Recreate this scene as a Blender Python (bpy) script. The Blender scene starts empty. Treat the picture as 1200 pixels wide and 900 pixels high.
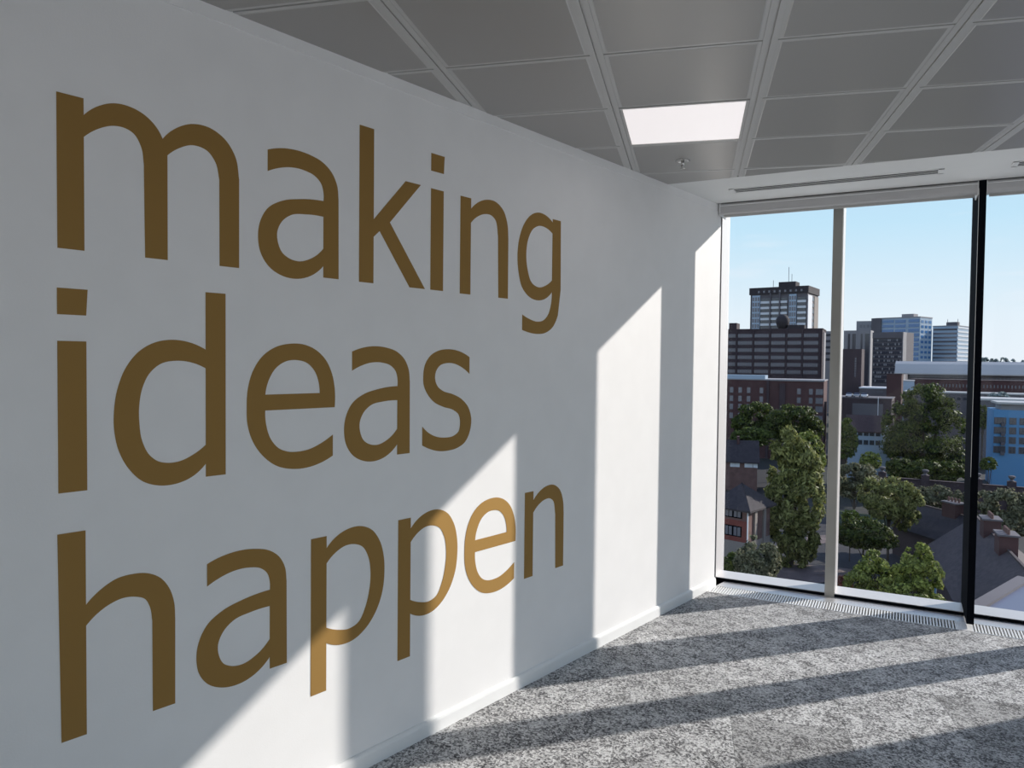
import bpy, bmesh, math, random
import numpy as np
from mathutils import Vector, Matrix
C = bpy.context.scene
COL = C.collection
R = math.radians

# ------------------------------------------------------------------ camera
CAM = Vector((2.33614, 0.0, 1.63919))
FPX = 873.03
yaw, pitch, roll = 0.6963688, -0.0299534, 0.0106881
F_ = Vector((-math.sin(yaw)*math.cos(pitch), math.cos(yaw)*math.cos(pitch), math.sin(pitch)))
R0 = Vector((math.cos(yaw), math.sin(yaw), 0)); U0 = R0.cross(F_)
R_ = math.cos(roll)*R0 + math.sin(roll)*U0
U_ = -math.sin(roll)*R0 + math.cos(roll)*U0
cd = bpy.data.cameras.new('camera'); cam = bpy.data.objects.new('camera', cd); COL.objects.link(cam)
m = Matrix.Identity(4)
for i in range(3):
    m[i][0] = R_[i]; m[i][1] = U_[i]; m[i][2] = -F_[i]; m[i][3] = CAM[i]
cam.matrix_world = m
cd.sensor_fit = 'HORIZONTAL'; cd.sensor_width = 36; cd.lens = FPX/1200*36
cd.clip_start = .02; cd.clip_end = 20000
C.camera = cam

# ------------------------------------------------------------------ sky, sun, exposure
SUN_AZ, SUN_EL = R(31.85), R(23.4)
w_ = bpy.data.worlds.new('sky'); C.world = w_; w_.use_nodes = True
nt = w_.node_tree; nt.nodes.clear()
bg = nt.nodes.new('ShaderNodeBackground'); wo = nt.nodes.new('ShaderNodeOutputWorld')
L = nt.links.new
tc = nt.nodes.new('ShaderNodeTexCoord'); sp = nt.nodes.new('ShaderNodeSeparateXYZ'); L(tc.outputs['Generated'], sp.inputs[0])
sk_ = nt.nodes.new('ShaderNodeValToRGB'); L(sp.outputs['Z'], sk_.inputs['Fac'])       # clear evening sky: pale horizon to blue zenith
e_ = sk_.color_ramp.elements
e_[0].position = 0.0; e_[0].color = (.80, .87, .93, 1); e_[1].position = 1.0; e_[1].color = (.22, .32, .62, 1)
for p_, c_ in ((.06, (.75, .86, .93)), (.17, (.53, .77, .92)), (.45, (.37, .52, .80))):
    q_ = e_.new(p_); q_.color = (*c_, 1)
# thin cirrus, the same all round the sky
mp = nt.nodes.new('ShaderNodeMapping'); mp.inputs['Scale'].default_value = (3, 3, 26)
nz = nt.nodes.new('ShaderNodeTexNoise'); nz.inputs['Scale'].default_value = 1.6; nz.inputs['Detail'].default_value = 4
cr = nt.nodes.new('ShaderNodeValToRGB'); cr.color_ramp.elements[0].position = .58; cr.color_ramp.elements[1].position = .80
cr.color_ramp.elements[1].color = (.5, .5, .5, 1)
mx = nt.nodes.new('ShaderNodeMixRGB'); mx.inputs['Color2'].default_value = (.84, .88, .93, 1)
L(tc.outputs['Generated'], mp.inputs['Vector']); L(mp.outputs['Vector'], nz.inputs['Vector']); L(nz.outputs['Fac'], cr.inputs['Fac'])
L(cr.outputs['Color'], mx.inputs['Fac']); L(sk_.outputs['Color'], mx.inputs['Color1'])
L(mx.outputs['Color'], bg.inputs['Color']); L(bg.outputs['Background'], wo.inputs['Surface'])
bg.inputs['Strength'].default_value = 0.66
sd = bpy.data.lights.new('sun', 'SUN'); sun = bpy.data.objects.new('sun', sd); COL.objects.link(sun)
sd.energy = 3.08; sd.angle = R(0.55); sd.color = (1.0, .95, .88)
sdir = Vector((math.sin(SUN_AZ)*math.cos(SUN_EL), math.cos(SUN_AZ)*math.cos(SUN_EL), math.sin(SUN_EL)))
sun.rotation_euler = (-sdir).to_track_quat('-Z', 'Y').to_euler()
sun.location = (3, 8, 12)
C.view_settings.view_transform = 'Standard'; C.view_settings.look = 'None'
C.view_settings.gamma = 1; C.view_settings.use_curve_mapping = False
C.view_settings.exposure = 0.80
try:
    C.cycles.max_bounces = 10; C.cycles.diffuse_bounces = 6; C.cycles.transparent_max_bounces = 16
except Exception: pass

# ------------------------------------------------------------------ helpers
rng = random.Random(4)
def mat(name, col, rough=.6, metal=0, spec=.5, noise=0, nscale=20, bump=0, bscale=200, emit=None, col2=None, ndet=3):
    M = bpy.data.materials.new(name); M.use_nodes = True
    t = M.node_tree; b = t.nodes['Principled BSDF']
    b.inputs['Base Color'].default_value = (*col, 1); b.inputs['Roughness'].default_value = rough
    b.inputs['Metallic'].default_value = metal; b.inputs['Specular IOR Level'].default_value = spec
    tc = t.nodes.new('ShaderNodeTexCoord')
    if noise or col2:
        n = t.nodes.new('ShaderNodeTexNoise'); n.inputs['Scale'].default_value = nscale; n.inputs['Detail'].default_value = ndet
        t.links.new(tc.outputs['Object'], n.inputs['Vector'])
        r = t.nodes.new('ShaderNodeValToRGB')
        c2 = col2 or tuple(c*(1-noise) for c in col)
        r.color_ramp.elements[0].position = .35; r.color_ramp.elements[1].position = .65
        r.color_ramp.elements[0].color = (*c2, 1); r.color_ramp.elements[1].color = (*(col if col2 else tuple(min(1, c*(1+noise)) for c in col)), 1)
        t.links.new(n.outputs['Fac'], r.inputs['Fac']); t.links.new(r.outputs['Color'], b.inputs['Base Color'])
    if bump:
        n2 = t.nodes.new('ShaderNodeTexNoise'); n2.inputs['Scale'].default_value = bscale
        t.links.new(tc.outputs['Object'], n2.inputs['Vector'])
        bp = t.nodes.new('ShaderNodeBump'); bp.inputs['Strength'].default_value = bump; bp.inputs['Distance'].default_value = .004
        t.links.new(n2.outputs['Fac'], bp.inputs['Height']); t.links.new(bp.outputs['Normal'], b.inputs['Normal'])
    if emit:
        b.inputs['Emission Color'].default_value = (*emit[:3], 1); b.inputs['Emission Strength'].default_value = emit[3]
    return M

def setp(o, label=None, cat=None, group=None, kind=None):
    if label: o['label'] = label
    if cat: o['category'] = cat
    if group: o['group'] = group
    if kind: o['kind'] = kind
    return o
def empty(name, loc=(0, 0, 0), label=None, cat=None, group=None, kind=None, rz=0):
    o = bpy.data.objects.new(name, None); COL.objects.link(o); o.location = loc; o.rotation_euler = (0, 0, rz)
    o.empty_display_size = .1
    return setp(o, label, cat, group, kind)
class MB:
    """collects shapes, then links them as one mesh object"""
    def __init__(s): s.v = []; s.f = []; s.mi = []
    def add(s, vs, fs, mi=0):
        k = len(s.v); s.v += [tuple(v) for v in vs]; s.f += [tuple(i+k for i in f) for f in fs]; s.mi += [mi]*len(fs); return s
    def box(s, x0, x1, y0, y1, z0, z1, mi=0):
        return s.prism([(x0, y0), (x1, y0), (x1, y1), (x0, y1)], z0, z1, mi)
    def prism(s, poly, z0, z1, mi=0):
        n = len(poly)
        if n < 3: return s
        vs = [(p[0], p[1], z0) for p in poly]+[(p[0], p[1], z1) for p in poly]
        fs = [tuple(range(n-1, -1, -1)), tuple(range(n, 2*n))]+[(i, (i+1) % n, n+(i+1) % n, n+i) for i in range(n)]
        return s.add(vs, fs, mi)
    def lathe(s, prof, n=20, c=(0, 0), mi=0):
        vs = [(c[0]+r*math.cos(2*math.pi*k/n), c[1]+r*math.sin(2*math.pi*k/n), z) for r, z in prof for k in range(n)]
        fs = [(j*n+k, j*n+(k+1) % n, (j+1)*n+(k+1) % n, (j+1)*n+k) for j in range(len(prof)-1) for k in range(n)]
        fs += [tuple(range(n-1, -1, -1)), tuple((len(prof)-1)*n+k for k in range(n))]
        return s.add(vs, fs, mi)
    def bar(s, a, b, r, n=6, mi=0):
        a = Vector(a); b = Vector(b); d = (b-a).normalized(); u = d.orthogonal().normalized(); v = d.cross(u)
        vs = [p+r*(math.cos(2*math.pi*k/n)*u+math.sin(2*math.pi*k/n)*v) for p in (a, b) for k in range(n)]
        fs = [(k, (k+1) % n, n+(k+1) % n, n+k) for k in range(n)]+[tuple(range(n-1, -1, -1)), tuple(range(n, 2*n))]
        return s.add(vs, fs, mi)
    def build(s, name, mats, parent=None, smooth=False, bevel=0, kind=None, label=None):
        me = bpy.data.meshes.new(name); me.from_pydata(s.v, [], s.f)
        for mm in (mats if isinstance(mats, (list, tuple)) else [mats]): me.materials.append(mm)
        me.polygons.foreach_set('material_index', s.mi)
        if smooth: me.polygons.foreach_set('use_smooth', [True]*len(s.f))
        bm = bmesh.new(); bm.from_mesh(me); bmesh.ops.recalc_face_normals(bm, faces=bm.faces)
        if bevel: bmesh.ops.bevel(bm, geom=bm.edges[:], offset=bevel, segments=2, affect='EDGES', profile=.7, clamp_overlap=True)
        bm.to_mesh(me); bm.free(); me.update()
        o = bpy.data.objects.new(name, me); COL.objects.link(o)
        if parent: o.parent = parent
        return setp(o, label=label, kind=kind)
def clip(poly, planes):
    """keep a.x + b.y >= c for every (a, b, c)"""
    for a, b, c in planes:
        out = []
        for i in range(len(poly)):
            p, q = poly[i], poly[(i+1) % len(poly)]
            dp, dq = a*p[0]+b*p[1]-c, a*q[0]+b*q[1]-c
            if dp >= 0: out.append(p)
            if (dp > 0) != (dq > 0) and abs(dp-dq) > 1e-12:
                t = dp/(dp-dq); out.append((p[0]+t*(q[0]-p[0]), p[1]+t*(q[1]-p[1])))
        poly = out
        if len(poly) < 3: return []
    # drop duplicates
    res = []
    for p in poly:
        if not res or math.hypot(p[0]-res[-1][0], p[1]-res[-1][1]) > 1e-4: res.append(p)
    if len(res) > 1 and math.hypot(res[0][0]-res[-1][0], res[0][1]-res[-1][1]) < 1e-4: res.pop()
    return res if len(res) > 2 else []

# ------------------------------------------------------------------ room frame of reference
H = 2.7893                                   # ceiling height
PHI = 0.2125; TH = 0.459136                  # window wall and ceiling grid directions
W = (math.cos(PHI), math.sin(PHI)); N = (-math.sin(PHI), math.cos(PHI)); WY = 4.95539
A = (math.cos(TH), math.sin(TH)); B = (-math.sin(TH), math.cos(TH)); GO = (0.757098, 2.36136)
SA, SB = .6178, .6
def win(s, off): return (W[0]*s+N[0]*(WY+off), W[1]*s+N[1]*(WY+off))
def wrect(s0, s1, o0, o1): return [win(s0, o0), win(s1, o0), win(s1, o1), win(s0, o1)]
def gp(a, b): return (GO[0]+A[0]*a+B[0]*b, GO[1]+A[1]*a+B[1]*b)
XR, YB = 4.7, -4.0                           # right side, drawn in for more light, and back wall
def npl(c, sign): return (sign*N[0], sign*N[1], sign*c)     # half plane n.P >= c or <= c

# ------------------------------------------------------------------ materials (room)
M_wall = mat('painted plaster', (.86, .848, .840), .55, spec=.3, noise=.012, nscale=6, bump=.06, bscale=160)
M_trim = mat('white satin trim', (.84, .84, .83), .35, spec=.4)
M_soffit = mat('soffit paint', (.86, .86, .84), .6, spec=.3, noise=.01, nscale=5)
M_bar = mat('ceiling grid metal', (.60, .59, .57), .33, metal=.15)
M_dark = mat('dark void', (.012, .012, .013), .8)
M_alu = mat('satin aluminium', (.72, .70, .68), .36, metal=.55, noise=.02, nscale=40)
M_mull = mat('grey mullion', (.42, .41, .38), .3, metal=.6, noise=.03, nscale=8)
M_black = mat('black powder coat', (.005, .006, .009), .9, spec=.04)
M_blind = mat('blind cassette', (.52, .51, .51), .35, metal=.2)
M_gold = mat('gold vinyl', (.43, .272, .096), .76, metal=.95, spec=.4)
def tile_mat():
    M = mat('perforated ceiling tile', (.36, .355, .35), .34, metal=.35)
    t = M.node_tree; b = t.nodes['Principled BSDF']; tc = t.nodes.new('ShaderNodeTexCoord')
    v = t.nodes.new('ShaderNodeTexVoronoi'); v.inputs['Scale'].default_value = 260; v.inputs['Randomness'].default_value = 0
    t.links.new(tc.outputs['Object'], v.inputs['Vector'])
    r = t.nodes.new('ShaderNodeValToRGB'); r.color_ramp.elements[0].position = .2; r.color_ramp.elements[1].position = .32
    r.color_ramp.elements[0].color = (.13, .13, .13, 1); r.color_ramp.elements[1].color = (.42, .405, .385, 1)
    t.links.new(v.outputs['Distance'], r.inputs['Fac']); t.links.new(r.outputs['Color'], b.inputs['Base Color'])
    return M
M_tile = tile_mat()
M_panel = mat('lit diffuser', (.9, .88, .88), .5, emit=(1, .93, .92, .36))
def carpet_mat(i, k):
    M = bpy.data.materials.new('carpet %d' % i); M.use_nodes = True; t = M.node_tree; b = t.nodes['Principled BSDF']
    b.inputs['Roughness'].default_value = .95; b.inputs['Specular IOR Level'].default_value = .1
    b.inputs['Sheen Weight'].default_value = .3
    tc = t.nodes.new('ShaderNodeTexCoord'); mp = t.nodes.new('ShaderNodeMapping'); mp.inputs['Location'].default_value = (i*7.3, i*3.1, 0)
    n1 = t.nodes.new('ShaderNodeTexVoronoi'); n1.inputs['Scale'].default_value = 125
    n2 = t.nodes.new('ShaderNodeTexNoise'); n2.inputs['Scale'].default_value = 8; n2.inputs['Detail'].default_value = 7; n2.inputs['Roughness'].default_value = .78
    t.links.new(tc.outputs['Object'], n1.inputs['Vector']); t.links.new(tc.outputs['Object'], mp.inputs['Vector']); t.links.new(mp.outputs['Vector'], n2.inputs['Vector'])
    ad = t.nodes.new('ShaderNodeMath'); ad.operation = 'MULTIPLY_ADD'; ad.inputs[1].default_value = 1.5; sr = t.nodes.new('ShaderNodeSeparateColor'); t.links.new(n1.outputs['Color'], sr.inputs[0])
    t.links.new(n2.outputs['Fac'], ad.inputs[0]); 
    m2 = t.nodes.new('ShaderNodeMath'); m2.operation = 'MULTIPLY_ADD'; m2.inputs[1].default_value = .62; m2.inputs[2].default_value = -.55
    t.links.new(sr.outputs[0], m2.inputs[0]); t.links.new(m2.outputs[0], ad.inputs[2])
    r = t.nodes.new('ShaderNodeValToRGB')
    e = r.color_ramp.elements
    e[0].position = .12; r.color_ramp.interpolation = 'EASE'; e[0].color = (.018*k, .017*k, .021*k, 1); e[1].position = .92; e[1].color = (.61*k, .61*k, .61*k, 1)
    t.links.new(ad.outputs[0], r.inputs['Fac']); t.links.new(r.outputs['Color'], b.inputs['Base Color'])
    bp = t.nodes.new('ShaderNodeBump'); bp.inputs['Strength'].default_value = .35; bp.inputs['Distance'].default_value = .004
    t.links.new(n1.outputs['Distance'], bp.inputs['Height']); t.links.new(bp.outputs['Normal'], b.inputs['Normal'])
    return M
M_carpet = [carpet_mat(i, k) for i, k in enumerate((.90, 1.0, 1.14, .78))]
def glass_mat():
    M = bpy.data.materials.new('window glass'); M.use_nodes = True; t = M.node_tree; t.nodes.clear()
    o = t.nodes.new('ShaderNodeOutputMaterial'); tr = t.nodes.new('ShaderNodeBsdfTransparent'); tr.inputs['Color'].default_value = (.95, .95, .955, 1)
    g = t.nodes.new('ShaderNodeBsdfGlossy'); g.inputs['Roughness'].default_value = .0
    f = t.nodes.new('ShaderNodeFresnel'); gg = t.nodes.new('ShaderNodeNewGeometry')
    io = t.nodes.new('ShaderNodeMapRange'); io.inputs['To Min'].default_value = 1.17; io.inputs['To Max'].default_value = 1/1.17   # same reflectance from both faces
    t.links.new(gg.outputs['Backfacing'], io.inputs['Value']); t.links.new(io.outputs[0], f.inputs['IOR'])
    x = t.nodes.new('ShaderNodeMixShader')
    t.links.new(f.outputs[0], x.inputs[0]); t.links.new(tr.outputs[0], x.inputs[1]); t.links.new(g.outputs[0], x.inputs[2]); t.links.new(x.outputs[0], o.inputs['Surface'])
    return M
M_glass = glass_mat()

# ------------------------------------------------------------------ walls
YE = 5.14
wall = MB().box(-.18, 0, YB, YE, -.02, H+.02).build('wall_left', M_wall, kind='structure')
MB().box(0, .0035, YB, YE-.002, H-.048, H-.001).build('trim_1', M_wall, kind='structure')
sk = MB(); prof = [(0, 0), (.014, 0), (.014, .052), (.011, .062), (.005, .068), (0, .069)]
n = len(prof)
sk.add([(x, YB, z) for x, z in prof]+[(x, YE, z) for x, z in prof], [(i, (i+1) % n, n+(i+1) % n, n+i) for i in range(n)]+[tuple(range(n)), tuple(range(2*n-1, n-1, -1))])
sk.build('baseboard_left', M_trim, kind='structure')
MB().box(-.18, XR+.2, YB-.2, YB, -.02, H+.2).build('wall_back', M_wall, kind='structure')
# unseen glazed right side, added to bring more light onto the left wall
def added_side_window():
    e = empty('window_11', (XR, 1.5, 0), kind='structure')
    def bx(name, m_, *a): o = MB().box(*a).build(name, m_, e); inv(o, e)
    bx('sill', M_alu, XR, XR+.25, YB, 6.3, -.3, .05); bx('head', M_black, XR, XR+.25, YB, 6.3, H-.06, H+.3)
    bx('glass_pane', M_glass, XR+.15, XR+.156, YB, 6.3, .05, H-.06)
    y = YB
    while y < 6.3: bx('mullion', M_black, XR, XR+.25, y-.04, y+.04, .05, H-.06); y += 1.83
MB().prism([(-.18, YE), (0, YE), win(1.034, .25), win(1.034, .46), win(.75, .55), (-.5, YE)], -.3, H+.25).build('trim_2', M_black, kind='structure')

# ------------------------------------------------------------------ floor: carpet tiles on a slab
room = [(0, YB), (XR, YB), (XR, 9), (0, 9)]
fl = MB().prism(clip(room, [npl(WY-.081, -1)]), -.30, -.010).prism(clip([(-.1, YB), (XR, YB), (XR, 9), (-.5, 9)], [npl(WY+.55, -1)]), -.35, -.06).build('floor', M_dark, kind='structure')
LIM = [(1, 0, 0), npl(WY-.081, -1)]
for i in range(-7, 11):
    for j in range(-5, 9):
        a0, b0 = .07+.5*i, .25+.5*j
        poly = clip([gp(a0+.0006, b0+.0006), gp(a0+.4994, b0+.0006), gp(a0+.4994, b0+.4994), gp(a0+.0006, b0+.4994)], LIM)
        if not poly: continue
        cx = sum(p[0] for p in poly)/len(poly); cy = sum(p[1] for p in poly)/len(poly)
        if cx > 3.6 or cy < .9: continue
        MB().prism(poly, -.010, rng.uniform(0, .0006)).build('carpet_tile', M_carpet[rng.randrange(4)], fl)
# the rest of the floor, out of the photograph's view
rest = MB()
for i in range(-14, 20):
    for j in range(-16, 14):
        a0, b0 = .07+.5*i, .25+.5*j
        poly = clip([gp(a0, b0), gp(a0+.5, b0), gp(a0+.5, b0+.5), gp(a0, b0+.5)], LIM+[(-1, 0, -XR), (0, 1, YB)])
        if not poly: continue
        cx = sum(p[0] for p in poly)/len(poly); cy = sum(p[1] for p in poly)/len(poly)
        if -7 <= i < 11 and -5 <= j < 9 and not (cx > 3.6 or cy < .9): continue
        rest.prism(poly, -.010, 0)
rest.build('carpet_field', M_carpet[1], fl, kind='stuff')

# ------------------------------------------------------------------ floor grille and sill strip
S0, S1 = 1.035, 5.75
SY = 4.23366
BL = [2.689+1.87*k for k in range(4)]       # black columns
MU = [1.8535, 3.68, 5.57]       # grey mullions
gr = empty('trim_3', (*win(2, 0), 0), kind='structure')
inv = lambda o, par: setattr(o, 'matrix_parent_inverse', Matrix.Translation(-par.location))
LW = [(1, 0, .001), (-1, 0, -XR)]
def wprism(mb, s0, s1, o0, o1, z0, z1, mi=0): return mb.prism(clip(wrect(s0, s1, o0, o1), LW), z0, z1, mi)
o = MB(); wprism(o, S0-.1, S1, -.08, .092, -.06, -.03); o = o.build('grille_tray', M_dark, gr); inv(o, gr)
o = MB(); wprism(o, S0-.1, S1, -.084, -.078, -.03, .002); wprism(o, S0-.1, S1, .090, .096, -.03, .002); o = o.build('grille_rail', M_alu, gr); inv(o, gr)
bars = MB(); s = 1.06
while s < S1:
    if min(abs(s-b+.028) for b in BL) > .050: wprism(bars, s, s+.0098, -.078, .090, -.022, .001)
    s += .0176
o = bars.build('grille_bar', M_trim, gr, kind='stuff'); inv(o, gr)
for b in BL:
    o = MB(); wprism(o, b-.075, b+.018, -.078, .09, -.02, .0015); o = o.build('grille_joint_plate', M_trim, gr); inv(o, gr)
o = MB(); wprism(o, S0-.1, S1, .096, .244, -.06, -.001); o = o.build('trim_4', M_alu, kind='structure')

# ------------------------------------------------------------------ glazing
added_side_window()
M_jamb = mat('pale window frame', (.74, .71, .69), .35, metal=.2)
def bay(k, s0, s1):
    e = empty('window_%d' % k, (*win((s0+s1)/2, .4), 0), kind='structure')
    def P(name, mt, *rs, **kw):
        mb = MB()
        for r in rs: mb.prism(wrect(*r[:4]), r[4], r[5])
        o = mb.build(name, mt, e, **kw); inv(o, e); return o
    P('sill', M_jamb, (s0, s1, .252, .46, -.02, .022))
    P('gasket', M_black, (s0, s1, .244, .2515, -.05, .018))
    P('glass_pane', M_glass, (s0, s1, .470, .476, .0, 2.97))
    return e
edges = [1.055]
seq = []
for k in range(3):
    seq.append((MU[k]-.0315, MU[k]+.0315))
    if k < 2: seq.append((BL[k]-.020, BL[k]+.020))
prev = 1.055; bays = []
for k, (l, r) in enumerate(seq):
    bays.append(bay(k+1, prev, l)); prev = r
for k, (l, r) in enumerate(seq):
    e = bays[k]
    if k % 2 == 0:
        o = MB().prism(wrect(l, r, .238, .53), -.004, 2.97).build('mullion', M_mull, e, bevel=.002); inv(o, e)
        o = MB().prism(wrect(r, r+.003, .262, .46), .022, 2.96).build('mullion_sunlit_side', M_jamb, e, label='grey mullion side, made pale for the sunlight on it'); inv(o, e)  # pale strip puts the sunlight on the mullion side into its colour
    else:
        o = MB().prism(wrect(l, r, -.010, .50), .024, 2.97).build('column', M_black, e); inv(o, e)
        o = MB().prism(wrect(l-.0012, l+.0012, -.0125, -.007), .95, H-.05).build('column_bead_highlight', M_alu, e); inv(o, e)  # bright strip set in for the highlight along the arris
o = MB().prism(wrect(1.035, 1.055, .252, .53), -.05, 2.97).build('jamb', M_jamb, bays[0]); inv(o, bays[0])
# slab edges of the building round the glass
M_clad = mat('cladding', (.3, .3, .31), .5)
MB().prism(wrect(.3, 6, .2, .62), 2.97, 3.6).build('trim_5', M_clad, kind='structure')
MB().prism(wrect(.3, 6, .455, .62), -1.2, -.03).prism(wrect(.3, 6, .0, .62),-1.2,-.36).build('trim_6', M_clad, kind='structure')

# ------------------------------------------------------------------ blinds
def blind(k, s0, s1, label):
    e = empty('roller_blind', (*win((s0+s1)/2, .1), H), label, 'blind', 'white roller blind cassettes above the glazing')
    mb = MB()
    pr = [(.006, H-.002), (.0, H-.010), (.0, H-.055), (.004, H-.072), (.016, H-.080), (.19, H-.056), (.195, H-.002)]
    n = len(pr); vs = [(*win(s0, a), z) for a, z in pr]+[(*win(s1, a), z) for a, z in pr]
    mb.add(vs, [(i, (i+1) % n, n+(i+1) % n, n+i) for i in range(n)]+[tuple(range(n)), tuple(range(2*n-1, n-1, -1))])
    o = mb.build('cassette', M_blind, e); inv(o, e)
    o = MB().prism(wrect(s0, s1, -.004, .001), H-.022, H-.018).build('cassette_lip', M_trim, e); inv(o, e)
    o = MB().prism(wrect(s0+.02, s1-.02, .05, .062), H-.092, H-.07).build('hem_bar', M_bar, e); inv(o, e)
    for q in (s0, s1-.006):
        o = MB().prism(wrect(q-.0005, q+.0065, -.003, .19), H-.083, H-.002).build('end_cap', M_trim, e); inv(o, e)
blind(0, 1.086, 2.668, 'long white roller blind cassette from the corner to the black column')
for k, ends in enumerate(((2.708, 4.536), (4.575, 5.60))):
    blind(k+1, *ends, ('white roller blind cassette right of the black column, cut by the frame', 'white roller blind cassette beyond the second black column')[k])
MB().prism(wrect(1.0, 5.7, .2, .215), H-.03, 3.0).build('trim_7', M_clad, kind='structure')

# ------------------------------------------------------------------ ceiling
ce = MB().prism(clip(room, [npl(WY+.2, -1)]), H+.05, H+.30).build('ceiling', M_dark, kind='structure')
so = MB().prism(clip(room, [npl(SY, 1), npl(WY-.004, -1)]), H, H+.05).build('soffit', M_soffit, ce)
CL = [(1, 0, .002), npl(SY-.004, -1)]
IR, JR = range(-6, 14), range(-9, 6)
LIGHTS = {(0, 1), (3, -3), (0, -5), (3, -7)}  # only the corner panel is seen; the others are added to light the room
def lamp_spot(i, j): return (i, j) in LIGHTS
field = MB()
for i in IR:
    for j in JR:
        a0, a1, b0, b1 = i*SA+.026, (i+1)*SA-.026, j*SB+.005, (j+1)*SB-.005
        def quad(d): return [gp(a0+d, b0+d), gp(a1-d, b0+d), gp(a1-d, b1-d), gp(a0+d, b1-d)]
        lim = CL+[(-1, 0, -XR+.002), (0, 1, YB+.002)]
        poly = clip(quad(0), lim)
        if not poly or lamp_spot(i, j): continue
        cx = sum(p[0] for p in poly)/len(poly); cy = sum(p[1] for p in poly)/len(poly)
        near = cx < 4.6 and cy > .2
        mb = MB() if near else field
        mb.prism(poly, H, H+.02, 1)
        # field sits a little proud of its bright bevelled rim
        inner = clip(quad(.013), lim); inn2 = clip(quad(.017), lim)
        if inner and inn2 and len(inner) == len(inn2):
            n = len(inner)
            mb.add([(p[0], p[1], H-.0002) for p in inner]+[(p[0], p[1], H-.002) for p in inn2], [(q, (q+1) % n, n+(q+1) % n, n+q) for q in range(n)], 1)
            mb.add([(p[0], p[1], H-.002) for p in inn2], [tuple(range(n))], 0)
        if near: mb.build('ceiling_tile', [M_tile, M_bar], ce)
field.build('tile_field', [M_tile, M_bar], ce, kind='stuff')
for i in range(-6, 15):
    for j0, j1 in ((-9, 6),):
        lim = CL+[(-1, 0, -XR+.002), (0, 1, YB+.002)]
        mb = MB()
        for a0, a1 in ((-.0255, -.0035), (.0035, .0255)):
            p = clip([gp(i*SA+a0, j0*SB), gp(i*SA+a1, j0*SB), gp(i*SA+a1, j1*SB), gp(i*SA+a0, j1*SB)], lim)
            if p: mb.prism(p, H-.001, H+.02)
        p = clip([gp(i*SA-.0035, j0*SB), gp(i*SA+.0035, j0*SB), gp(i*SA+.0035, j1*SB), gp(i*SA-.0035, j1*SB)], lim)
        if p: mb.prism(p, H+.006, H+.02)
        if mb.v: mb.build('ceiling_bar', M_bar, ce)
for k, (i, j) in enumerate(sorted(LIGHTS, key=lambda q: q != (0, 1))):
    c0 = gp((i+.5)*SA, (j+.5)*SB)
    if not (0.3 < c0[0] < XR-.3 and YB+.3 < c0[1]) : continue
    e = empty('ceiling_light', (*c0, H), 'square lit white panel flush in the grid near the corner' if k == 0 else 'added unseen lit ceiling panel %s' % {(3, -3): 'right above and behind the viewer', (0, -5): 'nearer the lettered wall behind the viewer', (3, -7): 'farthest back in the room'}[(i, j)], 'light', 'square ceiling light panels')
    a0, a1, b0, b1 = i*SA+.027, (i+1)*SA-.027, j*SB+.006, (j+1)*SB-.006
    def ring(d): return [gp(a0+d, b0+d), gp(a1-d, b0+d), gp(a1-d, b1-d), gp(a0+d, b1-d)]
    o = MB().prism(ring(.0135), H+.0005, H+.012).build('diffuser', M_panel, e); inv(o, e)
    mb = MB(); q0, q1 = ring(0), ring(.013)
    for z in (H-.002,):
        vs = [(*p, z) for p in q0]+[(*p, z) for p in q1]+[(*p, H+.01) for p in q0]+[(*p, H+.01) for p in q1]
        mb.add(vs, [(t, (t+1) % 4, 4+(t+1) % 4, 4+t) for t in range(4)]+[(t, (t+1) % 4, 8+(t+1) % 4, 8+t) for t in range(4)]+[(4+t, 4+(t+1) % 4, 12+(t+1) % 4, 12+t) for t in range(4)])
    o = mb.build('light_frame', M_bar, e); inv(o, e)

# sprinkler head
sx, sy_ = gp(.295, 1.546)
e = empty('sprinkler_head', (sx, sy_, H-.002), 'small chrome sprinkler head in the ceiling tile beside the lit panel', 'sprinkler')
M_chrome = mat('chrome', (.55, .54, .52), .2, metal=.9)
MB().lathe([(.042, 0), (.040, -.004), (.026, -.006), (.022, -.002), (.014, -.002)], 28).build('escutcheon', M_chrome, e, smooth=True)
MB().lathe([(.010, 0), (.010, -.018), (.006, -.024), (.004, -.030)], 16).build('sprinkler_body', M_chrome, e, smooth=True)
MB().bar((.010, 0, -.016), (.003, 0, -.042), .0018).bar((-.010, 0, -.016), (-.003, 0, -.042), .0018).build('yoke', M_chrome, e)
MB().lathe([(.004, -.041), (.014, -.043), (.014, -.045), (.004, -.047)], 16).build('deflector', M_chrome, e)

# slot diffusers
def slot(s0, s1, label):
    e = empty('slot_diffuser', (*win((s0+s1)/2, -.36), H), label, 'vent', 'linear slot diffusers in the soffit')
    o0, o1 = -.425, -.300
    mb = MB()
    for r in ((s0, s1, o0, o0+.012), (s0, s1, o1-.012, o1), (s0, s0+.03, o0, o1), (s1-.03, s1, o0, o1)): mb.prism(wrect(*r), H-.004, H+.001)
    o = mb.build('diffuser_frame', M_soffit, e); inv(o, e)
    o = MB().prism(wrect(s0+.03, s1-.03, o0+.012, o1-.012), H-.0012, H-.0004).build('slot_shade', M_dark, e); inv(o, e)  # flat dark plate in place of the slot's shaded depth
    for q in (o0+.040, o0+.074):
        o = MB().prism(wrect(s0+.03, s1-.03, q, q+.011), H-.0045, H-.001).build('blade', M_bar, e); inv(o, e)
slot(1.235, 2.465, 'long narrow slot diffuser in the soffit left of the black column')
slot(2.80, 4.30, 'slot diffuser in the soffit right of the black column, only its end in view')

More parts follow.
